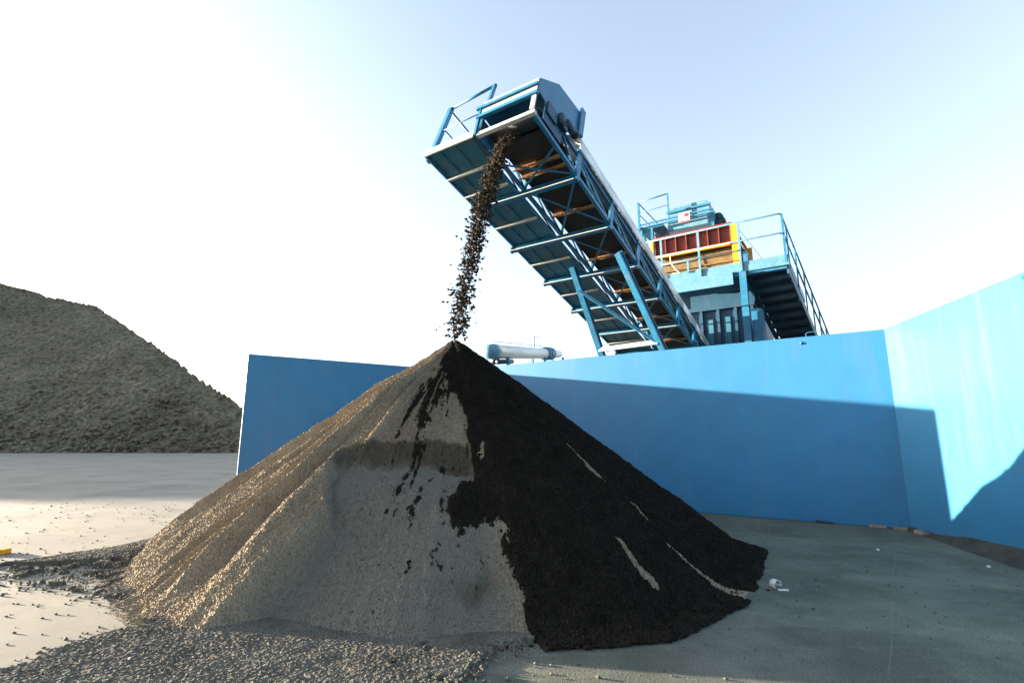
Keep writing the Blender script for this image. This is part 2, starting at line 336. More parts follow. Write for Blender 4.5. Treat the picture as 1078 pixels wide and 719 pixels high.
# little hollow low on the front
Z -= .06 * np.exp(-((ANw + 79.3) / 3.8) ** 2) * ss(-.015, .02, T - .86 - .012 * np.sin(ANw)) * ss(.12, .04, T - .86)
smooth = win * ss(.0, .03, T - scarp_t)
jit = (.0075 * (1 - .4 * smooth)) * ss(1.07, 1.0, T)
Z += jit * rng.standard_normal(Z.shape) * .8 + .020 * (fbm(X * 16, Y * 16, 37, 3) - .44) * (1 - .5 * smooth) * ss(1.07, .98, T)
Z += .03 * (vnoise(X * 9, Y * 9, 38) - .5) * left * ss(1.06, .9, T)
X = X + rng.standard_normal(X.shape) * .0035 * (T > .01); Y = Y + rng.standard_normal(X.shape) * .0035 * (T > .01)
Z[:, 0] = Z[:, 0].mean(); Z = np.where(T > 1.055, -.02, np.maximum(Z, -.004))
MAIN = [(.01, -.04), (-.05, -.29), (-.15, -.39), (-.09, -.57), (.1, -1.02), (.24, -1.27), (.34, -1.49), (.43, -1.88), (.47, -2.06), (.55, -2.13), (.37, -2.31), (.27, -2.54), (.35, -2.84), (.55, -2.79), (.79, -2.68), (.86, -2.79), (.88, -3.0), (1.01, -3.24), (1.04, -3.45), (1.12, -3.62), (1.3, -3.72), (1.89, -3.60), (2.39, -3.34), (2.80, -3.05), (3.00, -2.80), (3.12, -2.64), (3.36, -2.52), (3.6, -2.2), (3.75, -1.95), (3.82, -1.86), (4.1, -1.6), (4.2, -1.3), (4.3, -1.1), (4.46, -.9), (4.6, 0), (4.6, 2), (3, 4.5), (0, 4.5), (-.3, 2), (-.12, .3), (-.05, .05)]
HOLES = [[(.56, -1.84), (.6, -1.84), (.62, -2.03), (.58, -2.03)], [(1.62, -1.22), (1.72, -1.26), (1.92, -1.44), (2.09, -1.65), (2.08, -1.78), (1.93, -1.68), (1.80, -1.50)], [(2.56, -2.19), (2.70, -2.18), (2.94, -2.33), (3.21, -2.34), (3.42, -2.30), (3.40, -2.52), (3.18, -2.62), (3.04, -2.51), (2.82, -2.43)], [(1.98, -2.54), (2.08, -2.62), (2.18, -2.78), (2.34, -2.89), (2.32, -3.03), (2.21, -2.95), (2.08, -2.76)], [(2.33, -1.72), (2.43, -1.69), (2.56, -1.84), (2.47, -1.91)]]
STREAK = [[(-.09, -.57), (.02, -.8), (-.06, -1.38), (-.07, -1.94), (-.14, -2.5), (-.3, -2.5), (-.23, -1.86), (-.26, -1.27)], [(.1, -.70), (.17, -.93), (.08, -1.24), (.2, -1.6), (-.02, -1.6), (-.07, -1.24)], [(-.18, -.6), (-.12, -.8), (-.32, -1.5), (-.5, -1.9), (-.55, -1.8), (-.34, -1.1)]]
px = X - AP[0] + .07 * (fbm(X * 9, Y * 9, 41) - .47) + .05 * rng.standard_normal(X.shape) * .5
py = Y - AP[1] + .07 * (fbm(X * 9, Y * 9, 42) - .47) + .05 * rng.standard_normal(X.shape) * .5
mask = inpoly(px, py, MAIN).astype(float)
hx = X - AP[0] + .04 * (fbm(X * 11, Y * 11, 46) - .47); hy = Y - AP[1] + .04 * (fbm(X * 11, Y * 11, 47) - .47)
for p in HOLES: mask[inpoly(hx + .014 * rng.standard_normal(X.shape), hy + .014 * rng.standard_normal(X.shape), p) & (rng.random(X.shape) < .93)] = 0
for p, th in zip(STREAK, (.46, .5, .56)):
    s = inpoly(px, py, p) & (fbm(ANw * .9, RR * 1.6, 43) + .5 * (rng.random(X.shape) - .5) > th); mask[s] = 1
# scattered crumbs of soil thrown on the gravel beside the border
bx_ = np.hypot(X - AP[0] - .1, Y - AP[1] + 2.6); crumbs = (rng.random(X.shape) < .30 * np.exp(-(bx_ / .55) ** 2)) ; mask[crumbs] = np.maximum(mask[crumbs], .8)
bw = mask.copy()
for _ in range(36):
    bw[1:-1] = (bw[:-2] + 2 * bw[1:-1] + bw[2:]) / 4; bw[:, 1:-1] = (bw[:, :-2] + 2 * bw[:, 1:-1] + bw[:, 2:]) / 4
dith = bw + .85 * (vnoise(ANw * 1.1, RR * 6, 48) - .5) + .55 * (vnoise(X * 55, Y * 55, 49) - .5) + .4 * (vnoise(X * 22, Y * 22, 45) - .5) + .10 * rng.standard_normal(X.shape)
mask = np.where((bw > .02) & (bw < .98), (dith > .5) * 1.0, mask)
mask[(T > .90 + .03 * vnoise(ANw * 1.5, ANw * 0, 85)) & (ANw > -73) & (ANw < 14) & (np.abs(ANw + 36.5) > 2.2)] = 1
for p in HOLES: mask[inpoly(hx + .010 * rng.standard_normal(X.shape), hy + .010 * rng.standard_normal(X.shape), p)] = 0
bl = mask.copy()
for _ in range(1):
    bl[1:-1] = (bl[:-2] + 2 * bl[1:-1] + bl[2:]) / 4; bl[:, 1:-1] = (bl[:, :-2] + 2 * bl[:, 1:-1] + bl[:, 2:]) / 4
bl2 = bl.copy()
for _ in range(6):
    bl2[1:-1] = (bl2[:-2] + 2 * bl2[1:-1] + bl2[2:]) / 4; bl2[:, 1:-1] = (bl2[:, :-2] + 2 * bl2[:, 1:-1] + bl2[:, 2:]) / 4
ii = np.arange(nA * nT).reshape(nA, nT)
nx = np.concatenate([ii[1:], ii[:1]])
q = np.stack([ii[:, :-1], ii[:, 1:], nx[:, 1:], nx[:, :-1]], -1).reshape(-1, 4)
PV = np.stack([X - AP[0], Y - AP[1], Z], -1).reshape(-1, 3)
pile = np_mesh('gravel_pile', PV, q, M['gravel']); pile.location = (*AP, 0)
at_ = pile.data.attributes.new('damp_and_shade', 'FLOAT', 'POINT'); at_.data.foreach_set('value', np.clip(damp_shade, 0, 1).astype(np.float32).ravel())
at_ = pile.data.attributes.new('fines', 'FLOAT', 'POINT'); at_.data.foreach_set('value', smooth.astype(np.float32).ravel())
tag(pile, 'tall conical pile of grey gravel, its right flank buried under black soil', 'gravel pile')
lift = .004 + .035 * ss(.5, 1, bl2) * (.5 + fbm(X * 13, Y * 13, 44, 3)) + .008 * rng.standard_normal(X.shape) * (bl > .7)
lift = np.where(bl < .45, -.012, lift); lift[:, 0] = .03
keep = (bl.reshape(-1)[q].max(1) > .5)
qs = q[keep]; used = np.unique(qs); remap = np.full(nA * nT, -1); remap[used] = np.arange(len(used))
PS = PV.copy(); PS[:, 2] += lift.reshape(-1); PS[:, 2] = np.maximum(PS[:, 2], -.02)
soil = np_mesh('soil_layer', PS[used], remap[qs], M['soil']); soil.parent = pile
tag(soil, 'black crumbly soil running down the right flank')

# spill of gravel round the pile's left foot and towards the camera
SP = [(-6.7, 6.6), (-6.4, 7.0), (-6.2, 7.35), (-5.75, 7.85), (-5.1, 8.2), (-4.4, 8.6), (-3, 8.6), (-.5, 5), (.3, 4.5), (.25, 4.1), (-.1, 3.75), (-.2, 2.4), (-3.75, 2.4), (-3.62, 3.95), (-3.5, 4.35), (-3.3, 4.72), (-3.4, 5.07), (-3.78, 5.40), (-4.23, 5.57), (-4.9, 5.80), (-5.5, 5.95), (-6.4, 6.3)]
gx = np.arange(-7.6, .6, .0125); gy = np.arange(2.9, 8.8, .0125); GX, GY = np.meshgrid(gx, gy, indexing='ij')
jx = .35 * (fbm(GX * 2.5, GY * 2.5, 51) - .47) + .16 * (fbm(GX * 11, GY * 11, 52) - .47) + .05 * rng.standard_normal(GX.shape)
jy = .30 * (fbm(GX * 2.5, GY * 2.5, 53) - .47) + .12 * (fbm(GX * 11, GY * 11, 54) - .47) + .03 * rng.standard_normal(GX.shape)
mk = inpoly(GX + jx, GY + jy, SP); core = inpoly(GX, GY, SP).astype(float)
for _ in range(40):
    core[1:-1] = (core[:-2] + 2 * core[1:-1] + core[2:]) / 4; core[:, 1:-1] = (core[:, :-2] + 2 * core[:, 1:-1] + core[:, 2:]) / 4
thin = fbm(GX * 7, GY * 7, 55) + .3 * (rng.random(GX.shape) - .5)
mk &= rng.random(GX.shape) < ss(.02, .8, core - .55 * ss(-1.3, .2, GX) * ss(4.7, 4.2, GY) + .9 * (fbm(GX * 3, GY * 3, 58) - .47)) * 1.05
mk &= ~((core < .93) & (thin < .42)) & ~((GX < -4.3) & (GY < 6.85) & (thin < .38 + .16 * np.clip((-4.3 - GX) / 1.6, 0, 1)))
GZ = .012 + .028 * ss(.3, 1, core) * (.5 + fbm(GX * 2.2, GY * 2.2, 56)) + (.004 + .006 * fbm(GX * 4, GY * 4, 60)) * (fbm(GX * 42, GY * 42, 57, 2) - .4) * 1.2 + .0028 * rng.standard_normal(GX.shape)
GZ += .24 * np.clip((GX + 6.25) / 1.5, 0, 1.2) ** 1.6 * np.exp(-((GY - 7.25 - .12 * (GX + 5)) / .42) ** 2)
bm_ = mk.astype(float); er = bm_.copy(); er[1:-1] = np.minimum(np.minimum(er[:-2], er[1:-1]), er[2:]); er[:, 1:-1] = np.minimum(np.minimum(er[:, :-2], er[:, 1:-1]), er[:, 2:])
GZ = np.where(er > .5, np.maximum(GZ, .006), -.006)
jj = np.arange(GX.size).reshape(GX.shape); q = np.stack([jj[:-1, :-1], jj[1:, :-1], jj[1:, 1:], jj[:-1, 1:]], -1).reshape(-1, 4)
q = q[mk.reshape(-1)[q].max(1)]; us = np.unique(q); rm = np.full(GX.size, -1); rm[us] = np.arange(len(us))
GXj = GX + .004 * rng.standard_normal(GX.shape); GYj = GY + .004 * rng.standard_normal(GX.shape)
sp = np_mesh('gravel_spill', np.stack([GXj, GYj, GZ], -1).reshape(-1, 3)[us], rm[q], M['spill'])
tag(sp, 'thin gravel spread over the concrete round the left foot of the pile', kind='stuff')

# loose pebbles and grit on the yard
pts = []
for k in range(16000):
    x, y = rng.uniform(-7.6, .6), rng.uniform(2.4, 8.9)
    pts.append((x, y))
pts = np.array(pts)
d_in = inpoly(pts[:, 0] + .25 * rng.standard_normal(len(pts)), pts[:, 1] + .18 * rng.standard_normal(len(pts)), SP)
sel = pts[d_in & (rng.random(len(pts)) < .75)]
tail = np.stack([rng.uniform(-7.8, -3.2, 900), np.zeros(900)], 1); tail[:, 1] = 6.2 - .18 * (tail[:, 0] + 5) + .40 * rng.standard_normal(900)
far = np.stack([rng.uniform(-14, -3.5, 700), rng.uniform(4, 13, 700)], 1)
far2 = np.stack([rng.uniform(-5.5, -3.0, 500), 8.2 + .8 * rng.standard_normal(500)], 1)
right = np.stack([rng.uniform(-.5, 7, 1500), rng.uniform(3.4, 10.5, 1500)], 1)
allp = np.concatenate([sel, tail, far, far2, right]); sz = np.concatenate([.004 + .02 * rng.random(len(sel)) ** 4, rng.uniform(.006, .02, 900), rng.uniform(.006, .022, 700), rng.uniform(.006, .016, 500), .004 + .012 * rng.random(1500) ** 3])
rel = allp - AP; th_ = np.degrees(np.arctan2(rel[:, 1], rel[:, 0])); rr_ = np.hypot(rel[:, 0], rel[:, 1]); ok = rr_ > np.interp(th_, [a for a, _ in Rp], [b for _, b in Rp])
back = (allp[:, 1] - WC[1]) < -.68 * (allp[:, 0] - WC[0]) - .1
ok &= back & (allp[:, 0] < WC[0] - .9) 
allp, sz = allp[ok], sz[ok]
onsp = inpoly(allp[:, 0], allp[:, 1], SP)
v, f = stones(np.stack([allp[:, 0], allp[:, 1], sz * .35 + onsp * .018], 1), sz)
tag(np_mesh('loose_pebbles', v, None, M['grit'], tris=f), 'loose pebbles scattered over the yard', kind='stuff')
# soil crumbs fallen beyond the toe of the black flank
n = 900; a = np.radians(rng.uniform(-95, 2, n)); r0 = np.interp(np.degrees(a), [q_[0] for q_ in Rp], [q_[1] for q_ in Rp]) + np.abs(rng.standard_normal(n)) * .09
sz = .006 + .02 * rng.random(n) ** 3
v, f = stones(np.stack([AP[0] + r0 * np.cos(a), AP[1] + r0 * np.sin(a), sz * .3], 1), sz)
tag(np_mesh('soil_crumbs', v, None, M['soil'], tris=f), 'black soil crumbs along the toe of the pile', kind='stuff')

# ------------------------------------------------------------------ conveyor frame: s down along it, a across to the left, b up from it
TH, INC = math.radians(34.194), math.radians(15.803)
hv = V(math.sin(TH), math.cos(TH), 0); dv = hv * math.cos(INC) - V(0, 0, math.sin(INC)); wv = V(-math.cos(TH), math.sin(TH), 0); nv = V(.153, .225, .962); nv = nv - dv * (nv @ dv); nv /= np.linalg.norm(nv)
N0 = V(.333, 8.57, 7.459); N0 = N0 + V(.06, 0, .07)
LM, W1, W2, HT = 1.766, 1.284, 2.703, .524
K = lambda s, a, b: N0 + dv * s + wv * a + nv * b
conv = empty('belt_conveyor', (*(N0 + hv * 6)[:2], 0))
tag(conv, 'long blue lattice belt conveyor rising over the wall and dropping soil on the pile', 'conveyor')
SE = 7.15 * LM
# lattice sides
for a in (0.0, W1):
    m = MB()
    m.bar(K(-.02, a, 0), K(SE, a, 0), .075, .075, nv); m.bar(K(1.0, a, HT), K(SE, a, HT), .06, .06, nv)
    m.build('truss_chord', M['steel'], conv)
    for k in range(0, 8):
        s = k * LM if k else .95
        if s > SE: continue
        m = MB()
        if k:
            m.bar(K(s, a, .03), K(s, a, HT + .03), .055, .055, dv)
            m.box(lambda x, y, z, s=s, a=a: K(s + x, a + y, z), (-.09, -.055, -.03), (.09, -.04, HT + .07)) if a == 0 else None
            m.box(lambda x, y, z, s=s, a=a: K(s + x, a + y, z), (-.10, -.075, HT + .03), (.10, .05, HT + .10)) if a == 0 else None
        else:
            m.bar(K(.72, a, .03), K(.98, a, HT), .05, .05, dv)
        m.build('truss_post', M['steel'], conv)
        m = MB(); s1 = (k + 1) * LM
        if s1 < SE + .2:
            s1 = min(s1, SE)
            m.bar(K(s + .04, a, HT - .03), K(s1 - .06, a, .04), .045, .045, dv)
            if k: m.bar(K(s + .05, a - .005, HT - .10), K(s + .55 * (s1 - s), a - .005, .04), .03, .03, dv)
            m.build('truss_brace', M['steel'], conv)
# cross beams under everything (I sections), with a short one under the walkway between each pair
for k in range(1, 8):
    s = k * LM; m = MB(); m.chan(K(s, -.06, -.10), K(s, W2 + .06, -.10), .11, .13, .014, nv)
    m.box(lambda x, y, z, s=s: K(s + x, y, z), (-.06, -.07, -.17), (.06, -.045, .05)); m.box(lambda x, y, z, s=s: K(s + x, y, z), (-.05, W2 + .06, -.19), (.05, W2 + .075, .0))
    cb = m.build('cross_beam', M['steel'], conv)
    m = MB(); m.bar(K(s - .062, .0, -.155), K(s - .062, W2 + .04, -.155), .010, .020, nv); m.build('lit_edge_strip', M['white'], cb)  # white strip paints a sunlit lower edge onto each beam
m = MB(); m.bar(K(0, -.05, 0.0), K(0, W1 + .02, 0.0), .085, .085, nv); m.build('cross_beam', M['white'], conv)
for k in range(0, 7):
    for fr in ((.42, .78) if k == 0 else (.5,)):
        s = (k + fr) * LM; m = MB(); m.bar(K(s, W1 + .19, -.045), K(s, W2 - .01, -.045), .05, .06, nv); m.build('walkway_bar', M['white'], conv)
# bottom X bracing
for k in range(0, 7):
    s0, s1 = k * LM + (.9 if k == 0 else .08), (k + 1) * LM - .08; m = MB()
    m.bar(K(s0, .05, -.005), K(s1, W1 - .05, -.005), .05, .012, nv); m.bar(K(s0, W1 - .05, -.022), K(s1, .05, -.022), .05, .012, nv); m.build('bottom_brace', M['steel'], conv)
# lattice between truss and walkway
m = MB(); m.bar(K(.9, W1 + .16, -.01), K(SE, W1 + .16, -.01), .05, .06, nv); m.bar(K(-.02, W2 - .015, -.01), K(SE, W2 - .015, -.01), .05, .08, nv); m.build('walkway_stringer', M['steel'], conv)
m = MB()
for k in range(0, 7): m.bar(K(k * LM + (.95 if k == 0 else .1), W1 + .02, .02), K((k + 1) * LM - .1, W1 + .14, .02), .02, .03, nv)
m.build('gap_brace', M['steel_dark'], conv)
# walkway floor and toe boards
m = MB(); m.box(K, (-.02, W1 + .19, .0), (SE, W2 - .045, .03)); m.box(K, (.0, W1 + .04, .031), (.9, W1 + .19, .05))
for a in (W1 + .62, W1 + 1.02): m.box(K, (.02, a, -.025), (SE, a + .02, -.001))
m.build('walkway_floor', M['plate'], conv)
m = MB(); m.box(K, (-.05, W1 + .12, -.04), (-.022, W2 + .02, .14)); m.box(K, (0, W2 + .012, -.02), (SE, W2 + .03, .14)); m.build('toe_board', M['white'], conv)
m = MB(); m.box(K, (-.02, W1 + .06, -.20), (.02, W1 + .62, .0)) if False else None
# hand rails of the walkway
m = MB(); m.bar(K(.1, W2, -.06), K(.30, W2, 1.72), .10, .10, dv); m.build('rail_post', M['steel'], conv)
m = MB(); m.bar(K(.05, W1 + .1, .05), K(.22, W1 + .1, 1.71), .06, .08, dv); m.build('rail_post', M['steel'], conv)
for k in range(1, 6):
    m = MB(); m.bar(K(k * 2.1 + .1, W2, -.05), K(k * 2.1 + .3, W2, 1.62), .05, .06, dv); m.build('rail_post', M['steel'], conv)
m = MB(); m.tube([K(.30, W2 + .03, 1.72), K(.22, W1 + .06, 1.71)], .032); m.build('end_rail', M['steel'], conv); m = MB(); m.tube([K(.19, W2, .9), K(.14, W1 + .1, .88)], .012); m.build('end_rail', M['steel'], conv)
m = MB(); m.tube([K(.30, W2, 1.66), K(SE, W2, 1.60)], .028); m.tube([K(.24, W2, 1.03), K(SE, W2, 1.0)], .024); m.build('side_rail', M['steel'], conv)
# belt, rollers
m = MB()
m.box(K, (.35, .1, .42), (SE, W1 - .1, .45)); m.box(K, (.5, .1, .13), (SE, W1 - .1, .15))
m.tube([K(.36, .09, .285), K(.36, W1 - .09, .285)], .155, 24); m.build('belt', M['belt'], conv)
for s in (1.22, 1.48, 2.9, 4.9, 6.7, 8.5, 10.2):
    m = MB(); m.tube([K(s, .12, .085), K(s, W1 - .12, .085)], .045, 12); m.bar(K(s, .02, .085), K(s, W1 - .02, .085), .02, .02, nv); m.build('return_roller', M['rust'], conv)
# the hood of the head end
hood = [(-.03, .55), (-.03, .87), (.6, 1.39), (1.55, 1.56), (1.60, .9), (1.19, .69), (.56, .49)]
m = MB()
for a0, a1 in ((-.05, -.03), (W1 + .0, W1 + .02)): m.prism(hood, lambda s, b, a0=a0: K(s, a0, b), lambda s, b, a1=a1: K(s, a1, b))
for (s0, b0), (s1, b1) in zip(hood[1:3], hood[2:4]):
    m.hexa([K(s0, -.03, b0 - .02), K(s0, W1, b0 - .02), K(s1, W1, b1 - .02), K(s1, -.03, b1 - .02), K(s0, -.03, b0), K(s0, W1, b0), K(s1, W1, b1), K(s1, -.03, b1)])
m.box(lambda s, a, b: K(s, a, b), (1.50, -.11, .92), (1.68, -.052, 1.66))
m.build('head_hood', M['steel'], conv)
m = MB(); m.box(K, (-.06, -.03, .53), (-.032, W1 - .0, .64)); m.box(K, (-.05, -.03, .74), (-.032, W1, .86)); m.build('front_strip', M['white'], conv)
m = MB(); m.bar(K(-.06, -.07, .455), K(-.06, W1 + .10, .455), .07, .08, nv); m.bar(K(-.075, -.04, .70), K(-.075, W1 + .14, .70), .05, .07, nv); m.bar(K(-.04, W1 + .06, -.02), K(-.04, W1 + .06, .73), .05, .06, dv); m.build('head_frame', M['steel'], conv)
m = MB(); m.box(K, (-.055, -.035, .06), (-.02, .06, .42)); m.build('end_bracket', M['white'], conv)
# side of the head below the hood: bearing plate, gearbox and motor
m = MB(); m.box(K, (.25, -.06, .08), (.95, -.04, .50)); m.box(K, (.30, -.10, .30), (.66, -.062, .58)); m.build('bearing_plate', M['steel_dark'], conv)
mo = MB(); mo.tube([K(.80, -.17, .55), K(.80, -.05, .55)], .13, 16); mo.tube([K(.92, -.13, .60), K(1.30, -.13, .66)], .085, 14); mo.tube([K(1.30, -.13, .66), K(1.36, -.13, .67)], .10, 14); mo.box(K, (.70, -.15, .40), (1.0, -.07, .66)); mo.build('drive_motor', M['motor'], conv)
m = MB(); m.box(K, (.04, W1 + .03, -.05), (.95, W1 + .06, .50)); m.build('bearing_plate', M['steel_dark'], conv)  # left plate enlarged to keep sunlight out of the head
# rounded galvanised belt cover
m = MB(); prof = []
for k in range(17):
    t = math.pi * k / 16; prof.append((W1 / 2 - (W1 / 2 + .10) * math.copysign(abs(math.cos(t)) ** .8, math.cos(t)), .60 + .62 * math.sin(t) ** .6))
for i0, s0 in enumerate(np.arange(1.69, SE - .1, 1.5)):
    s1 = min(s0 + 1.49, SE); o_ = .006 * (i0 % 2)
    vs = [K(s, a, b + o_) for s in (s0, s1) for a, b in prof] + [K(s, a * .97 + .02, b + o_ - .012) for s in (s0, s1) for a, b in prof]; nP = len(prof)
    fs = [(k, k + 1, nP + k + 1, nP + k) for k in range(nP - 1)] + [(2 * nP + k + 1, 2 * nP + k, 3 * nP + k, 3 * nP + k + 1) for k in range(nP - 1)]
    fs += [(k + 1, k, 2 * nP + k, 2 * nP + k + 1) for k in range(nP - 1)] + [(nP + k, nP + k + 1, 3 * nP + k + 1, 3 * nP + k) for k in range(nP - 1)] + [(0, nP, 3 * nP, 2 * nP), (nP - 1, 2 * nP - 1, 4 * nP - 1, 3 * nP - 1)]
    m.add(vs, fs, True)
m.build('belt_cover', M['galv'], conv)
m = MB(); m.bar(K(1.7, -.055, HT + .10), K(SE, -.055, HT + .10), .02, .07, nv); m.build('cover_edge', M['steel'], conv)
# support legs
CAMP = V(0, 0, 1.6)
LEG = []
for (T_, B_) in ((V(2.61, 11.922, 5.942), V(4.3, 14.408, 4.048)), (V(1.639, 13.251, 6.031), V(2.598, 14.663, 3.934))):
    ray = B_ - CAMP; best = min(np.arange(.6, 1.3, .002), key=lambda t: abs(((CAMP + ray * t - T_) @ hv) - .72 * (T_[2] - (CAMP + ray * t)[2])))
    B2 = CAMP + ray * best; f_ = T_[2] / (T_[2] - B2[2]); G = T_ + (B2 - T_) * f_; LEG.append((T_, G))
    m = MB(); m.chan(T_ + V(0, 0, .1), G, .15, .17, .02, nv); m.bar(T_ + V(0, 0, .1), G, .10, .06, nv); m.build('support_leg', M['steel'], conv)
    m = MB(); m.box(lambda x, y, z, G=G: G + V(x, y, z), (-.2, -.2, 0), (.2, .2, .03)); m.build('foot_plate', M['steel_dark'], conv)
lp = lambda i, f: LEG[i][0] + (LEG[i][1] - LEG[i][0]) * f
m = MB(); m.bar(lp(1, .08), lp(0, .34), .08, .08); m.build('leg_brace', M['steel'], conv)
m = MB(); m.bar(lp(1, .33), lp(0, .33), .10, .12); m.build('leg_tie', M['steel_dark'], conv)
m = MB(); m.bar(lp(1, .60), lp(0, .36), .05, .05); m.build('leg_brace', M['steel'], conv)

# ------------------------------------------------------------------ soil falling from the belt head
n = 7500; ST = K(.34, W1 * .56, .02); V0 = 2.2; TF = (-V0 + math.sqrt(V0 * V0 + 2 * 9.81 * (ST[2] - HP - .02))) / 9.81; vel = (V(*AP, 0) - V(ST[0], ST[1], 0)) / TF + V(.035, 0, 0)
t = TF * rng.random(n) ** 1.05; lat = rng.standard_normal((n, 3)) * V(1, 1, .5) * (.05 + .045 * t[:, None])
tr_ = rng.uniform(-1, 1, n); pos = ST[None] + vel[None] * t[:, None] + lat + wv[None] * (tr_ * (.15 - .06 * t))[:, None]; pos[:, 2] -= V0 * t + .5 * 9.81 * t ** 2
sz = .006 + .026 * rng.random(n) ** 2.2; k_ = pos[:, 2] > HP + .02
pos, sz = pos[k_], sz[k_]
v, f = stones(pos, sz, flat=.9, elong=2.0)
tag(np_mesh('falling_soil', v, None, M['fall'], tris=f), 'stream of dark soil clods falling from the conveyor head to the pile top', kind='stuff')

# ------------------------------------------------------------------ screening machine behind the wall: u away, w left, z up
Q = lambda u, a, z: hv * u + wv * a + V(0, 0, z)
mc = empty('screening_plant', Q(20.5, 4, 0)); tag(mc, 'blue screening plant with red and yellow deck behind the long wall', 'screening plant')
def part(name, mt, fn, parent=mc, bevel=0):
    m = MB(); fn(m); return m.build(name, M[mt], parent, bevel=bevel)
part('platform_deck', 'steel', lambda m: (m.box(Q, (18.53, 1.50, 7.22), (24.5, 6.9, 7.50)), m.box(Q, (18.55, 1.55, 7.10), (18.75, 6.4, 7.22)), m.box(Q, (24.2, 1.55, 7.0), (24.4, 6.4, 7.22))))
part('fascia', 'pale', lambda m: (m.box(Q, (18.48, 1.47, 7.20), (18.525, 5.9, 7.42)), m.box(Q, (18.49, 1.47, 7.425), (18.525, 5.9, 7.56))))
part('fascia_panel', 'pale', lambda m: (m.box(Q, (18.40, 3.22, 6.79), (18.47, 5.6, 7.25)), ))
part('column', 'steel', lambda m: m.chan(Q(18.46, 2.90, 0), Q(18.46, 2.90, 7.19), .22, .18, .03, hv))
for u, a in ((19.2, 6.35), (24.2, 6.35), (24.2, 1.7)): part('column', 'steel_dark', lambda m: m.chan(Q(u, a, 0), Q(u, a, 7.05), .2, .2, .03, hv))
part('base_hopper', 'steel_dark', lambda m: (m.box(Q, (19.5, 2.75, 0), (23.8, 6.0, 6.85)),  # conveyor's shadow on the base is painted in by the darker blue
    [m.box(Q, (19.36, a, 0), (19.497, a + .09, 6.2)) for a in (2.8, 3.35, 3.95, 4.55, 5.15, 5.8)], m.box(Q, (19.33, 2.75, 6.2), (19.497, 6.0, 6.34))))
part('hopper_plate', 'plate', lambda m: [m.hexa([Q(19.40, a, 0), Q(19.40, a + .22, 0), Q(19.46, a + .22, 0), Q(19.46, a, 0), Q(19.42, a, z), Q(19.42, a + .22, z), Q(19.47, a + .22, z), Q(19.47, a, z)]) for a, z in ((2.95, 5.6), (3.6, 5.9), (4.2, 5.85), (4.82, 5.7))])
part('control_cabinet', 'steel', lambda m: (m.box(Q, (18.7, 2.45, 4.3), (19.3, 2.78, 5.9)), m.box(Q, (18.68, 2.5, 4.4), (18.699, 2.73, 5.8))))
# front railing
for a in (5.67, 4.30, 2.93): part('rail_post', 'pale', lambda m: m.bar(Q(18.45, a, 7.22), Q(18.45, a, 8.95), .075, .06, hv))
part('rail_post', 'pale', lambda m: m.bar(Q(18.45, 4.72, 7.5), Q(18.45, 4.72, 7.97), .07, .05, hv))
part('rail_post', 'steel', lambda m: m.bar(Q(18.50, 1.55, 7.3), Q(18.50, 1.55, 8.95), .07, .06, hv))
part('top_rail', 'pale', lambda m: m.tube([Q(18.43, 6.6, 8.99), Q(18.43, 1.68, 9.0), Q(18.46, 1.57, 8.98), Q(18.56, 1.545, 8.90)], .03))
part('mid_rail', 'pale', lambda m: m.tube([Q(18.43, 6.5, 8.32), Q(18.43, 1.68, 8.31), Q(18.46, 1.57, 8.29), Q(18.56, 1.545, 8.20)], .028))
part('low_rail', 'pale', lambda m: m.tube([Q(18.43, 6.2, 7.97), Q(18.43, 2.93, 7.97)], .025))
# stairs going down behind
ys = math.radians(7); sh = V(hv[0] * math.cos(ys) + hv[1] * math.sin(ys), hv[1] * math.cos(ys) - hv[0] * math.sin(ys), 0); sw = V(-sh[1], sh[0], 0); SA = math.radians(27); base = Q(18.60, 1.54, 7.18)
S3 = lambda l, a, z: base + sh * l + sw * a + V(0, 0, z)
NL = 7.0 / math.tan(SA); stp = MB()
st = None
m = MB()
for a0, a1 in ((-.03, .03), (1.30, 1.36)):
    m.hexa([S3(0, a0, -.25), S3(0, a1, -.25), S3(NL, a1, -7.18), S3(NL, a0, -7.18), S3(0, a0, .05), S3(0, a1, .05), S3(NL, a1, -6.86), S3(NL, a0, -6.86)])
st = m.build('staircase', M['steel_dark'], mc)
ns = 30
for i in range(ns):
    l = NL * i / ns; z = -7.0 * i / ns; m = MB(); m.box(S3, (l, .035, z - .07), (l + NL / ns + .05, 1.295, z - .03)); m.box(S3, (l + NL / ns, .035, z - .07 - 7.0 / ns), (l + NL / ns + .02, 1.295, z - .072)); m.build('tread', M['steel_dark'], st)
m = MB()
for zt in (1.72, 1.08): m.tube([S3(-.02, 0, zt - .02), S3(.1, 0, zt - .10), S3(NL, 0, zt - 7.0)], .028)
for l in np.arange(.35, NL, 1.05): m.bar(S3(l, 0, -l * math.tan(SA) - .1), S3(l, 0, 1.68 - l * math.tan(SA)), .045, .045, hv)
m.build('stair_rail', M['steel'], st)
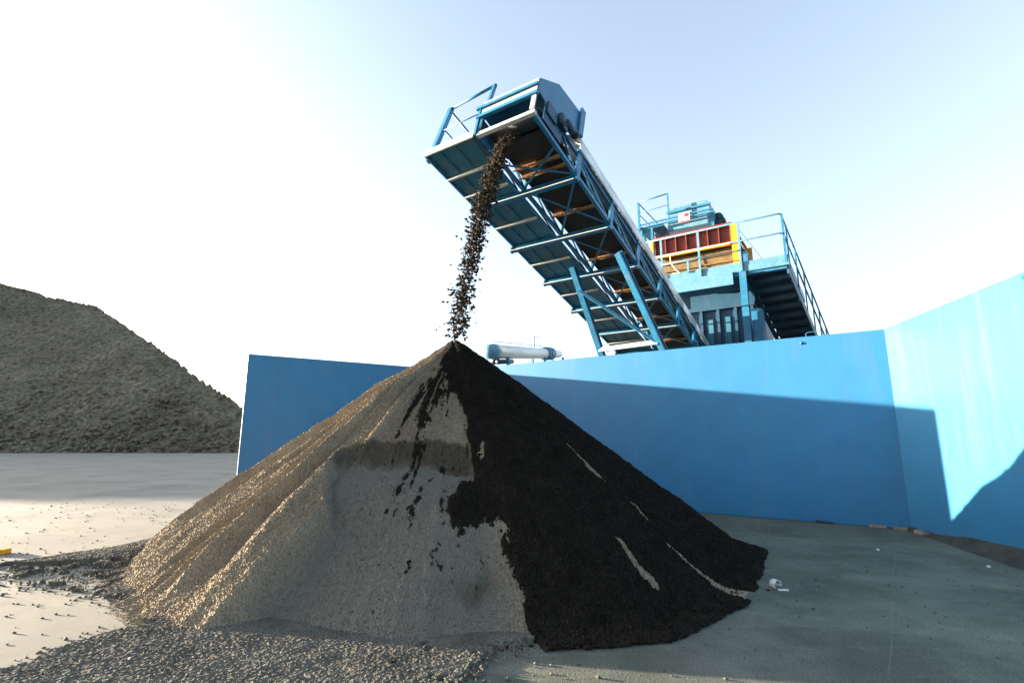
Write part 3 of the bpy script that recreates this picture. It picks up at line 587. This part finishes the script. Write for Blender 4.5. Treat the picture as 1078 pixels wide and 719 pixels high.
# red and yellow screen box
part('screen_deck', 'red', lambda m: (m.box(Q, (19.62, 3.35, 8.73), (22.5, 6.28, 9.42)), m.box(Q, (19.46, 3.30, 9.40), (22.6, 6.33, 9.50)),
    [m.box(Q, (19.48, a, 8.735), (19.617, a + .035, 9.398)) for a in np.linspace(3.36, 6.2, 8)]))
part('yellow_frame', 'yellow', lambda m: (m.box(Q, (19.44, 3.40, 8.62), (19.60, 6.33, 8.725)), m.box(Q, (19.44, 3.10, 7.6), (19.60, 3.345, 9.38)), m.box(Q, (19.42, 6.285, 8.60), (19.60, 6.38, 9.38)), m.box(Q, (22.4, 3.10, 7.6), (22.55, 3.34, 9.38)), m.box(Q, (19.605, 3.12, 8.7), (22.395, 3.33, 8.85))))
part('under_pan', 'ochre', lambda m: (m.box(Q, (19.75, 3.36, 7.62), (22.4, 6.1, 8.61)), [m.box(Q, (19.68, 3.4, z), (19.748, 6.05, z + .06)) for z in (7.75, 8.05, 8.35)]))
part('side_panel', 'ochre', lambda m: m.box(Q, (20.2, 3.02, 7.7), (22.2, 3.08, 8.6)))
part('hose', 'hose', lambda m: (m.tube([Q(19.38, 5.62, 8.62), Q(19.36, 5.60, 8.3), Q(19.36, 5.42, 8.0), Q(19.36, 5.22, 7.78), Q(19.36, 5.1, 7.66)], .022),
    m.tube([Q(19.33, 5.66, 7.6), Q(19.33, 5.62, 7.78), Q(19.33, 5.5, 7.86), Q(19.33, 5.36, 7.84), Q(19.33, 5.2, 7.68)], .02)))
# magnet box above
mg = MB(); fr = [(4.15, 9.90), (4.15, 10.72), (4.30, 10.92), (5.80, 10.92), (5.86, 10.8), (5.86, 9.95)]
mg.prism(fr, lambda a, z: Q(20.1, a, z), lambda a, z: Q(21.7, a, z)); mg = mg.build('magnet_box', M['pale'], mc, bevel=.02)
part('box_skirt', 'motor', lambda m: m.box(Q, (20.05, 4.12, 9.72), (21.75, 5.98, 9.895)), mg)
part('box_rib', 'steel', lambda m: (m.box(Q, (20.03, 4.1, 10.66), (20.097, 5.85, 10.74)), m.box(Q, (20.05, 4.02, 9.75), (21.6, 4.147, 10.3))), mg)
part('box_motor', 'motor', lambda m: (m.tube([Q(20.5, 3.95, 10.25), Q(21.2, 3.95, 10.25)], .18, 14), m.box(Q, (20.3, 3.8, 9.85), (21.5, 4.01, 10.05)), m.tube([Q(20.6, 3.7, 10.02), Q(20.6, 3.9, 10.02)], .14, 14)), mg)
sg = part('sign_plate', 'white', lambda m: m.box(Q, (19.745, 4.86, 10.02), (19.775, 5.30, 10.44)), mg)
def sub(name, mt, fn, parent):
    m = MB(); fn(m); o = m.build(name, M[mt], mc); o.parent = parent; return o
sub('sign_emblem', 'sign_red', lambda m: m.box(Q, (19.735, 4.91, 10.25), (19.744, 5.06, 10.38)), sg); sub('sign_strip', 'sign_red', lambda m: m.box(Q, (19.735, 4.87, 10.03), (19.744, 5.29, 10.075)), sg)
# upper service platform
part('upper_deck', 'steel', lambda m: (m.box(Q, (19.80, 3.98, 10.20), (19.86, 7.0, 10.26)), m.box(Q, (19.78, 3.98, 10.33), (19.84, 7.0, 10.38)), m.box(Q, (19.86, 5.95, 10.14), (22.5, 7.0, 10.2))))
part('upper_post', 'steel', lambda m: m.bar(Q(19.8, 6.95, 10.14), Q(19.8, 6.95, 11.38), .08, .06, hv)); part('upper_post', 'steel', lambda m: m.bar(Q(19.8, 5.70, 10.36), Q(19.8, 5.70, 11.45), .05, .05, hv)); part('upper_post', 'steel', lambda m: m.bar(Q(22.4, 6.95, 10.14), Q(22.4, 6.95, 11.38), .06, .06, hv))
part('upper_rail', 'steel', lambda m: (m.tube([Q(19.8, 6.95, 11.38), Q(19.8, 5.68, 11.45)], .025), m.tube([Q(19.8, 6.95, 10.9), Q(19.8, 5.7, 10.95)], .012), m.tube([Q(19.8, 6.95, 11.35), Q(22.4, 6.95, 11.35)], .025), m.tube([Q(19.8, 6.95, 10.85), Q(22.4, 6.95, 10.85)], .02)))
for u in (19.9, 22.4):
    for a in (6.9, 6.45): part('upper_leg', 'steel', lambda m: m.bar(Q(u, a, 7.5), Q(u, a, 10.14), .09, .09, hv))
part('upper_brace', 'steel', lambda m: (m.bar(Q(19.95, 6.85, 10.1), Q(22.3, 6.85, 7.7), .07, .07, hv), m.bar(Q(19.95, 6.5, 9.7), Q(22.3, 6.5, 8.2), .05, .05, hv)))
part('side_plate', 'galv', lambda m: (m.box(Q, (20.2, 6.43, 9.55), (21.0, 6.45, 10.05)), m.box(Q, (21.2, 6.43, 9.0), (22.0, 6.45, 9.9))))
part('cable', 'motor', lambda m: m.tube([Q(19.6, 3.15, 9.3), Q(20.8, 2.6, 8.4), Q(22.4, 2.2, 7.52)], .008, 5))
part('deck_bracket', 'steel', lambda m: m.box(Q, (19.7, 2.72, 7.505), (20.2, 3.0, 7.95))); part('deck_bracket', 'steel', lambda m: m.box(Q, (18.6, 2.72, 7.505), (18.64, 2.87, 7.95)))

# ------------------------------------------------------------------ silver tube conveyor far behind the corner
P1, P2 = V(-.70, 17.0, 4.42), V(2.9, 30.0, 6.42); t_ = (P2 - P1) / np.linalg.norm(P2 - P1)
tc_ = empty('tube_conveyor', (*P1[:2], 0)); tag(tc_, 'silver tube conveyor with blue end box showing over the wall beside the pile top', 'conveyor')
A3 = lambda l, r=0, z=0: P1 + t_ * l + np.cross(t_, V(0, 0, 1)) * r + V(0, 0, z)
m = MB(); m.tube([A3(.3), A3(9.6)], .25, 28); m.build('tube', M['galv'], tc_)
m = MB(); m.tube([A3(9.7), A3(13.1)], [.30, .20], 20); m.build('tapered_tube', M['galv'], tc_)
m = MB(); m.tube([A3(-.25), A3(-.1), A3(.32)], [.15, .29, .29], 6); m.build('end_box', M['pale'], tc_)
for l in (8.9, 9.5, 10.1):
    m = MB(); m.tube([A3(l), A3(l + .22)], .34, 18); m.build('collar', M['steel'], tc_)
m = MB(); m.tube([A3(.2, 0, .36), A3(8.4, 0, .36)], .012, 6); m.tube([A3(6.6, 0, .3), A3(6.6, 0, .82)], .02, 6); m.tube([A3(6.6, 0, .8), A3(8.0, 0, .78), A3(8.0, 0, .3)], .012, 6)
m.tube([A3(11.5, 0, .26), A3(11.5, 0, .42)], .02, 6); m.build('top_rail', M['motor'], tc_)
for l in (1.0, 7.5, 12.6):
    m = MB(); p = A3(l)
    for r in (-.3, .3): m.bar(V(*A3(l, r * 2)[:2], 0), A3(l, r, -.2), .1, .1, hv)
    m.build('trestle', M['steel'], tc_)
m = MB(); m.tube([A3(.4, .12, -.36), A3(2.2, .12, -.36)], .09, 10); m.tube([A3(.6, -.1, -.32), A3(.9, -.1, -.32)], .13, 10); m.build('drive_gear', M['motor'], tc_)

# ------------------------------------------------------------------ rubble heap far left
res = .42; hx_ = np.arange(-150, -14, res); hy_ = np.arange(18, 128, res); HX, HY = np.meshgrid(hx_, hy_, indexing='ij')
cx = [-150, -130, -110, -89.5, -76.9, -67.9, -62, -53.6, -46, -41.5, -36.4, -31.9, -24, -14]; cz = [29, 29, 29, 27.1, 25.0, 22.9, 20.2, 16.2, 12.6, 10.4, 7.9, 5.9, 1.6, -3]
crest = np.interp(HX, cx, cz) + .3 * (fbm(HX * .25, HX * 0, 62) - .47)
Y0 = np.interp(HX, [-150, -94, -89, -84, -79, -14], [34.2, 34.2, 35, 46, 52, 52]) + 1.5 * (fbm(HX * .15, HX * 0, 61) - .47)  # near end out of view at left, shaped to shade the far yard
slope = np.interp(HX, [-96, -86], [2.2, .8])
crest = crest - np.maximum(0, HY - 51.5 - crest / .8) * .9
crest = np.minimum(crest, np.where(HX < -76, 10.0 + np.maximum(0, HY - 60) * 1.0, 99)); crest = crest - np.clip(-104 - HX, 0, 99) * 2.5
front = (HY - Y0) * slope
Zh = np.minimum(front, crest)
Zh = np.where(front < crest, Zh - .6 * np.exp(-((front - crest) / 1.5) ** 2), Zh)
low_ = ss(16, 2, Zh); edge_ = np.clip(Zh / 1.5, 0, 1)
Zh += edge_ * (.5 * (fbm(HX * .12, HY * .12, 66) - .47) + (.22 + .30 * low_) * (fbm(HX * .9, HY * .9, 64, 3) - .44) + (.04 + .09 * low_) * rng.standard_normal(HX.shape))
Zh = np.where(Zh < .02, np.minimum(Zh, -.05), Zh)
jj = np.arange(HX.size).reshape(HX.shape); q = np.stack([jj[:-1, :-1], jj[1:, :-1], jj[1:, 1:], jj[:-1, 1:]], -1).reshape(-1, 4)
q = q[Zh.reshape(-1)[q].max(1) > -.04]; us = np.unique(q); rm = np.full(HX.size, -1); rm[us] = np.arange(len(us))
hv_ = np.stack([HX + .12 * rng.standard_normal(HX.shape), HY + .12 * rng.standard_normal(HX.shape), Zh], -1).reshape(-1, 3)[us] - V(-70, 75, 0)
heap = np_mesh('rubble_heap', hv_, rm[q], M['rubble']); heap.location = (-70, 75, 0)
tag(heap, 'huge grey rubble heap beyond the yard at the left edge', 'rubble heap')
n = 5200; sx_ = rng.uniform(-75, -28, n); up_ = rng.exponential(4.5, n); sy_ = 52 + up_ / .8 + rng.normal(0, .3, n); sz_ = up_
cr = np.interp(sx_, cx, cz); k_ = sz_ < cr - 2.2; sx_, sy_, sz_ = sx_[k_], sy_[k_], sz_[k_]
size = (.08 + .30 * rng.random(len(sx_)) ** 3) * (1 - .5 * np.clip(sz_ / 14, 0, 1))
v, f = stones(np.stack([sx_ + 70, sy_ - 75, sz_ + .05], 1), size, flat=.9)
bo = np_mesh('boulders', v, None, M['rubble'], tris=f); bo.parent = heap; bo['kind'] = 'stuff'
# second, browner heap peeping out behind
HX2, HY2 = np.meshgrid(np.arange(-75, -8, .8), np.arange(92, 130, .8), indexing='ij')
Z2 = 10.8 - np.hypot((HX2 + 41) * .40, (HY2 - 111) * .75) + 1.2 * (fbm(HX2 * .3, HY2 * .3, 71) - .47); Z2 = np.where(Z2 < 0, -.05, Z2)
jj = np.arange(HX2.size).reshape(HX2.shape); q = np.stack([jj[:-1, :-1], jj[1:, :-1], jj[1:, 1:], jj[:-1, 1:]], -1).reshape(-1, 4)
q = q[Z2.reshape(-1)[q].max(1) > 0]; us = np.unique(q); rm = np.full(HX2.size, -1); rm[us] = np.arange(len(us))
h2 = np_mesh('spoil_heap', np.stack([HX2 + 41, HY2 - 111, Z2], -1).reshape(-1, 3)[us], rm[q], M['spoil']); h2.location = (-41, 111, 0)
tag(h2, 'brown spoil heap peeping out between the rubble heap and the blue wall', 'spoil heap')

# ------------------------------------------------------------------ small things
def wallpt(s, off): p = WB + tr * s - nr * off; return V(p[0], p[1], 0)
def shim(loc, size, yaw, label, mt='wood'):
    c, s = math.cos(yaw), math.sin(yaw); F = lambda x, y, z: V(loc[0] + c * x - s * y, loc[1] + s * x + c * y, z + .002)
    m = MB(); x, y, z = size; m.hexa([F(-x, -y, 0), F(x, -y, 0), F(x, y, 0), F(-x, y, 0), F(-x, -y, z), F(x, -y, z * .7), F(x, y, z * .7), F(-x, y, z)])
    tag(m.build('timber_wedge', M[mt], origin=(loc[0], loc[1], 0), bevel=.004), label, 'wedge', 'timber wedges along the foot of the blue walls')
ya = math.atan2(tr[1], tr[0]); Lw = float((WC - WB) @ tr)
shim(wallpt(Lw - 1.30, .06), (.14, .04, .045), ya, 'dark block painted as the shaded gap at the long wall foot, farthest from the wall corner', 'motor')  # no timber: dark block painted as the shaded gap under the wall
shim(wallpt(Lw - .48, .07), (.13, .045, .05), ya, 'grey timber wedge at the long wall foot, midway to the corner')
shim(wallpt(Lw - .15, .10), (.10, .05, .05), ya + .05, 'pale timber wedge at the long wall foot, right beside the corner')
p = WC + te * .45 - ne * .10; shim((p[0], p[1]), (.12, .05, .055), math.atan2(te[1], te[0]), 'grey timber wedge at the foot of the glaring wall')
# curled scrap
m = MB(); nseg = 22
for i in range(nseg):
    pass
def curl(i): 
    a = -0.5 + 4.6 * i / nseg; r = .040 + .008 * i / nseg; return V(2.83 + r * math.cos(a) * 1.1, 5.84 + .5 * r * math.cos(a) + .02, .044 + r * math.sin(a))
vs = []
for i in range(nseg + 1):
    p = curl(i); dp = V(-.035, .055, .008 * math.sin(i)); vs += [p - dp * .5, p + dp * .5, p - dp * .5 + V(0, 0, .006), p + dp * .5 + V(0, 0, .006)]
m.add(vs, [f_ for i in range(nseg) for f_ in ((4 * i, 4 * i + 1, 4 * i + 5, 4 * i + 4), (4 * i + 2, 4 * i + 6, 4 * i + 7, 4 * i + 3), (4 * i, 4 * i + 4, 4 * i + 6, 4 * i + 2), (4 * i + 1, 4 * i + 3, 4 * i + 7, 4 * i + 5))], True)
F = lambda x, y, z: V(2.85 + x + .3 * y, 5.79 + y - .1 * x, z + .3 * x * x)
m.box(F, (-.03, -.03, .003), (.075, .03, .009))
tag(m.build('plastic_scrap', M['scrap'], origin=(2.83, 5.84, 0)), 'curled off white plastic scrap lying on the ground right of the black soil', 'scrap')
m = MB(); v, f = stones(np.array([[0, 0, .02]]), np.array([.042])); m.add(v + V(.57, 4.26, 0), f.tolist()); 
tag(m.build('stone', M['soil'], origin=(.57, 4.26, 0), bevel=.008), 'small dark clod in front of the black soil toe', 'stone')
for x, y, r, lb, mt in ((5.21, 7.68, .035, 'small pale stone on the grey ground near the wall corner', 'scrap'), (-2.72, 3.98, .018, 'small tan chip on the gravel near the bottom left corner', 'hose'), (5.9, 6.72, .03, 'small pale chip on the ground near the glaring wall', 'scrap')):
    m = MB(); v, f = stones(np.array([[0, 0, .02]]), np.array([r])); m.add(v + V(x, y, .03 if mt == 'hose' else 0), f.tolist()); tag(m.build('stone', M[mt], origin=(x, y, 0), bevel=.005), lb, 'stone')
m = MB(); F = lambda x, y, z: V(-7.0 + x, 7.48 + y - .12 * x, z)
m.prism([(-1.9, -.09), (-.06, -.09), (0.0, -.04), (.01, .06), (-.05, .10), (-1.9, .10)], lambda x, y: F(x, y, .004), lambda x, y: F(x, y, .07))
tag(m.build('yellow_board', M['yellow'], origin=(-7.9, 7.5, 0), bevel=.006), 'yellow painted board lying on the sunlit concrete at the left edge', 'board')
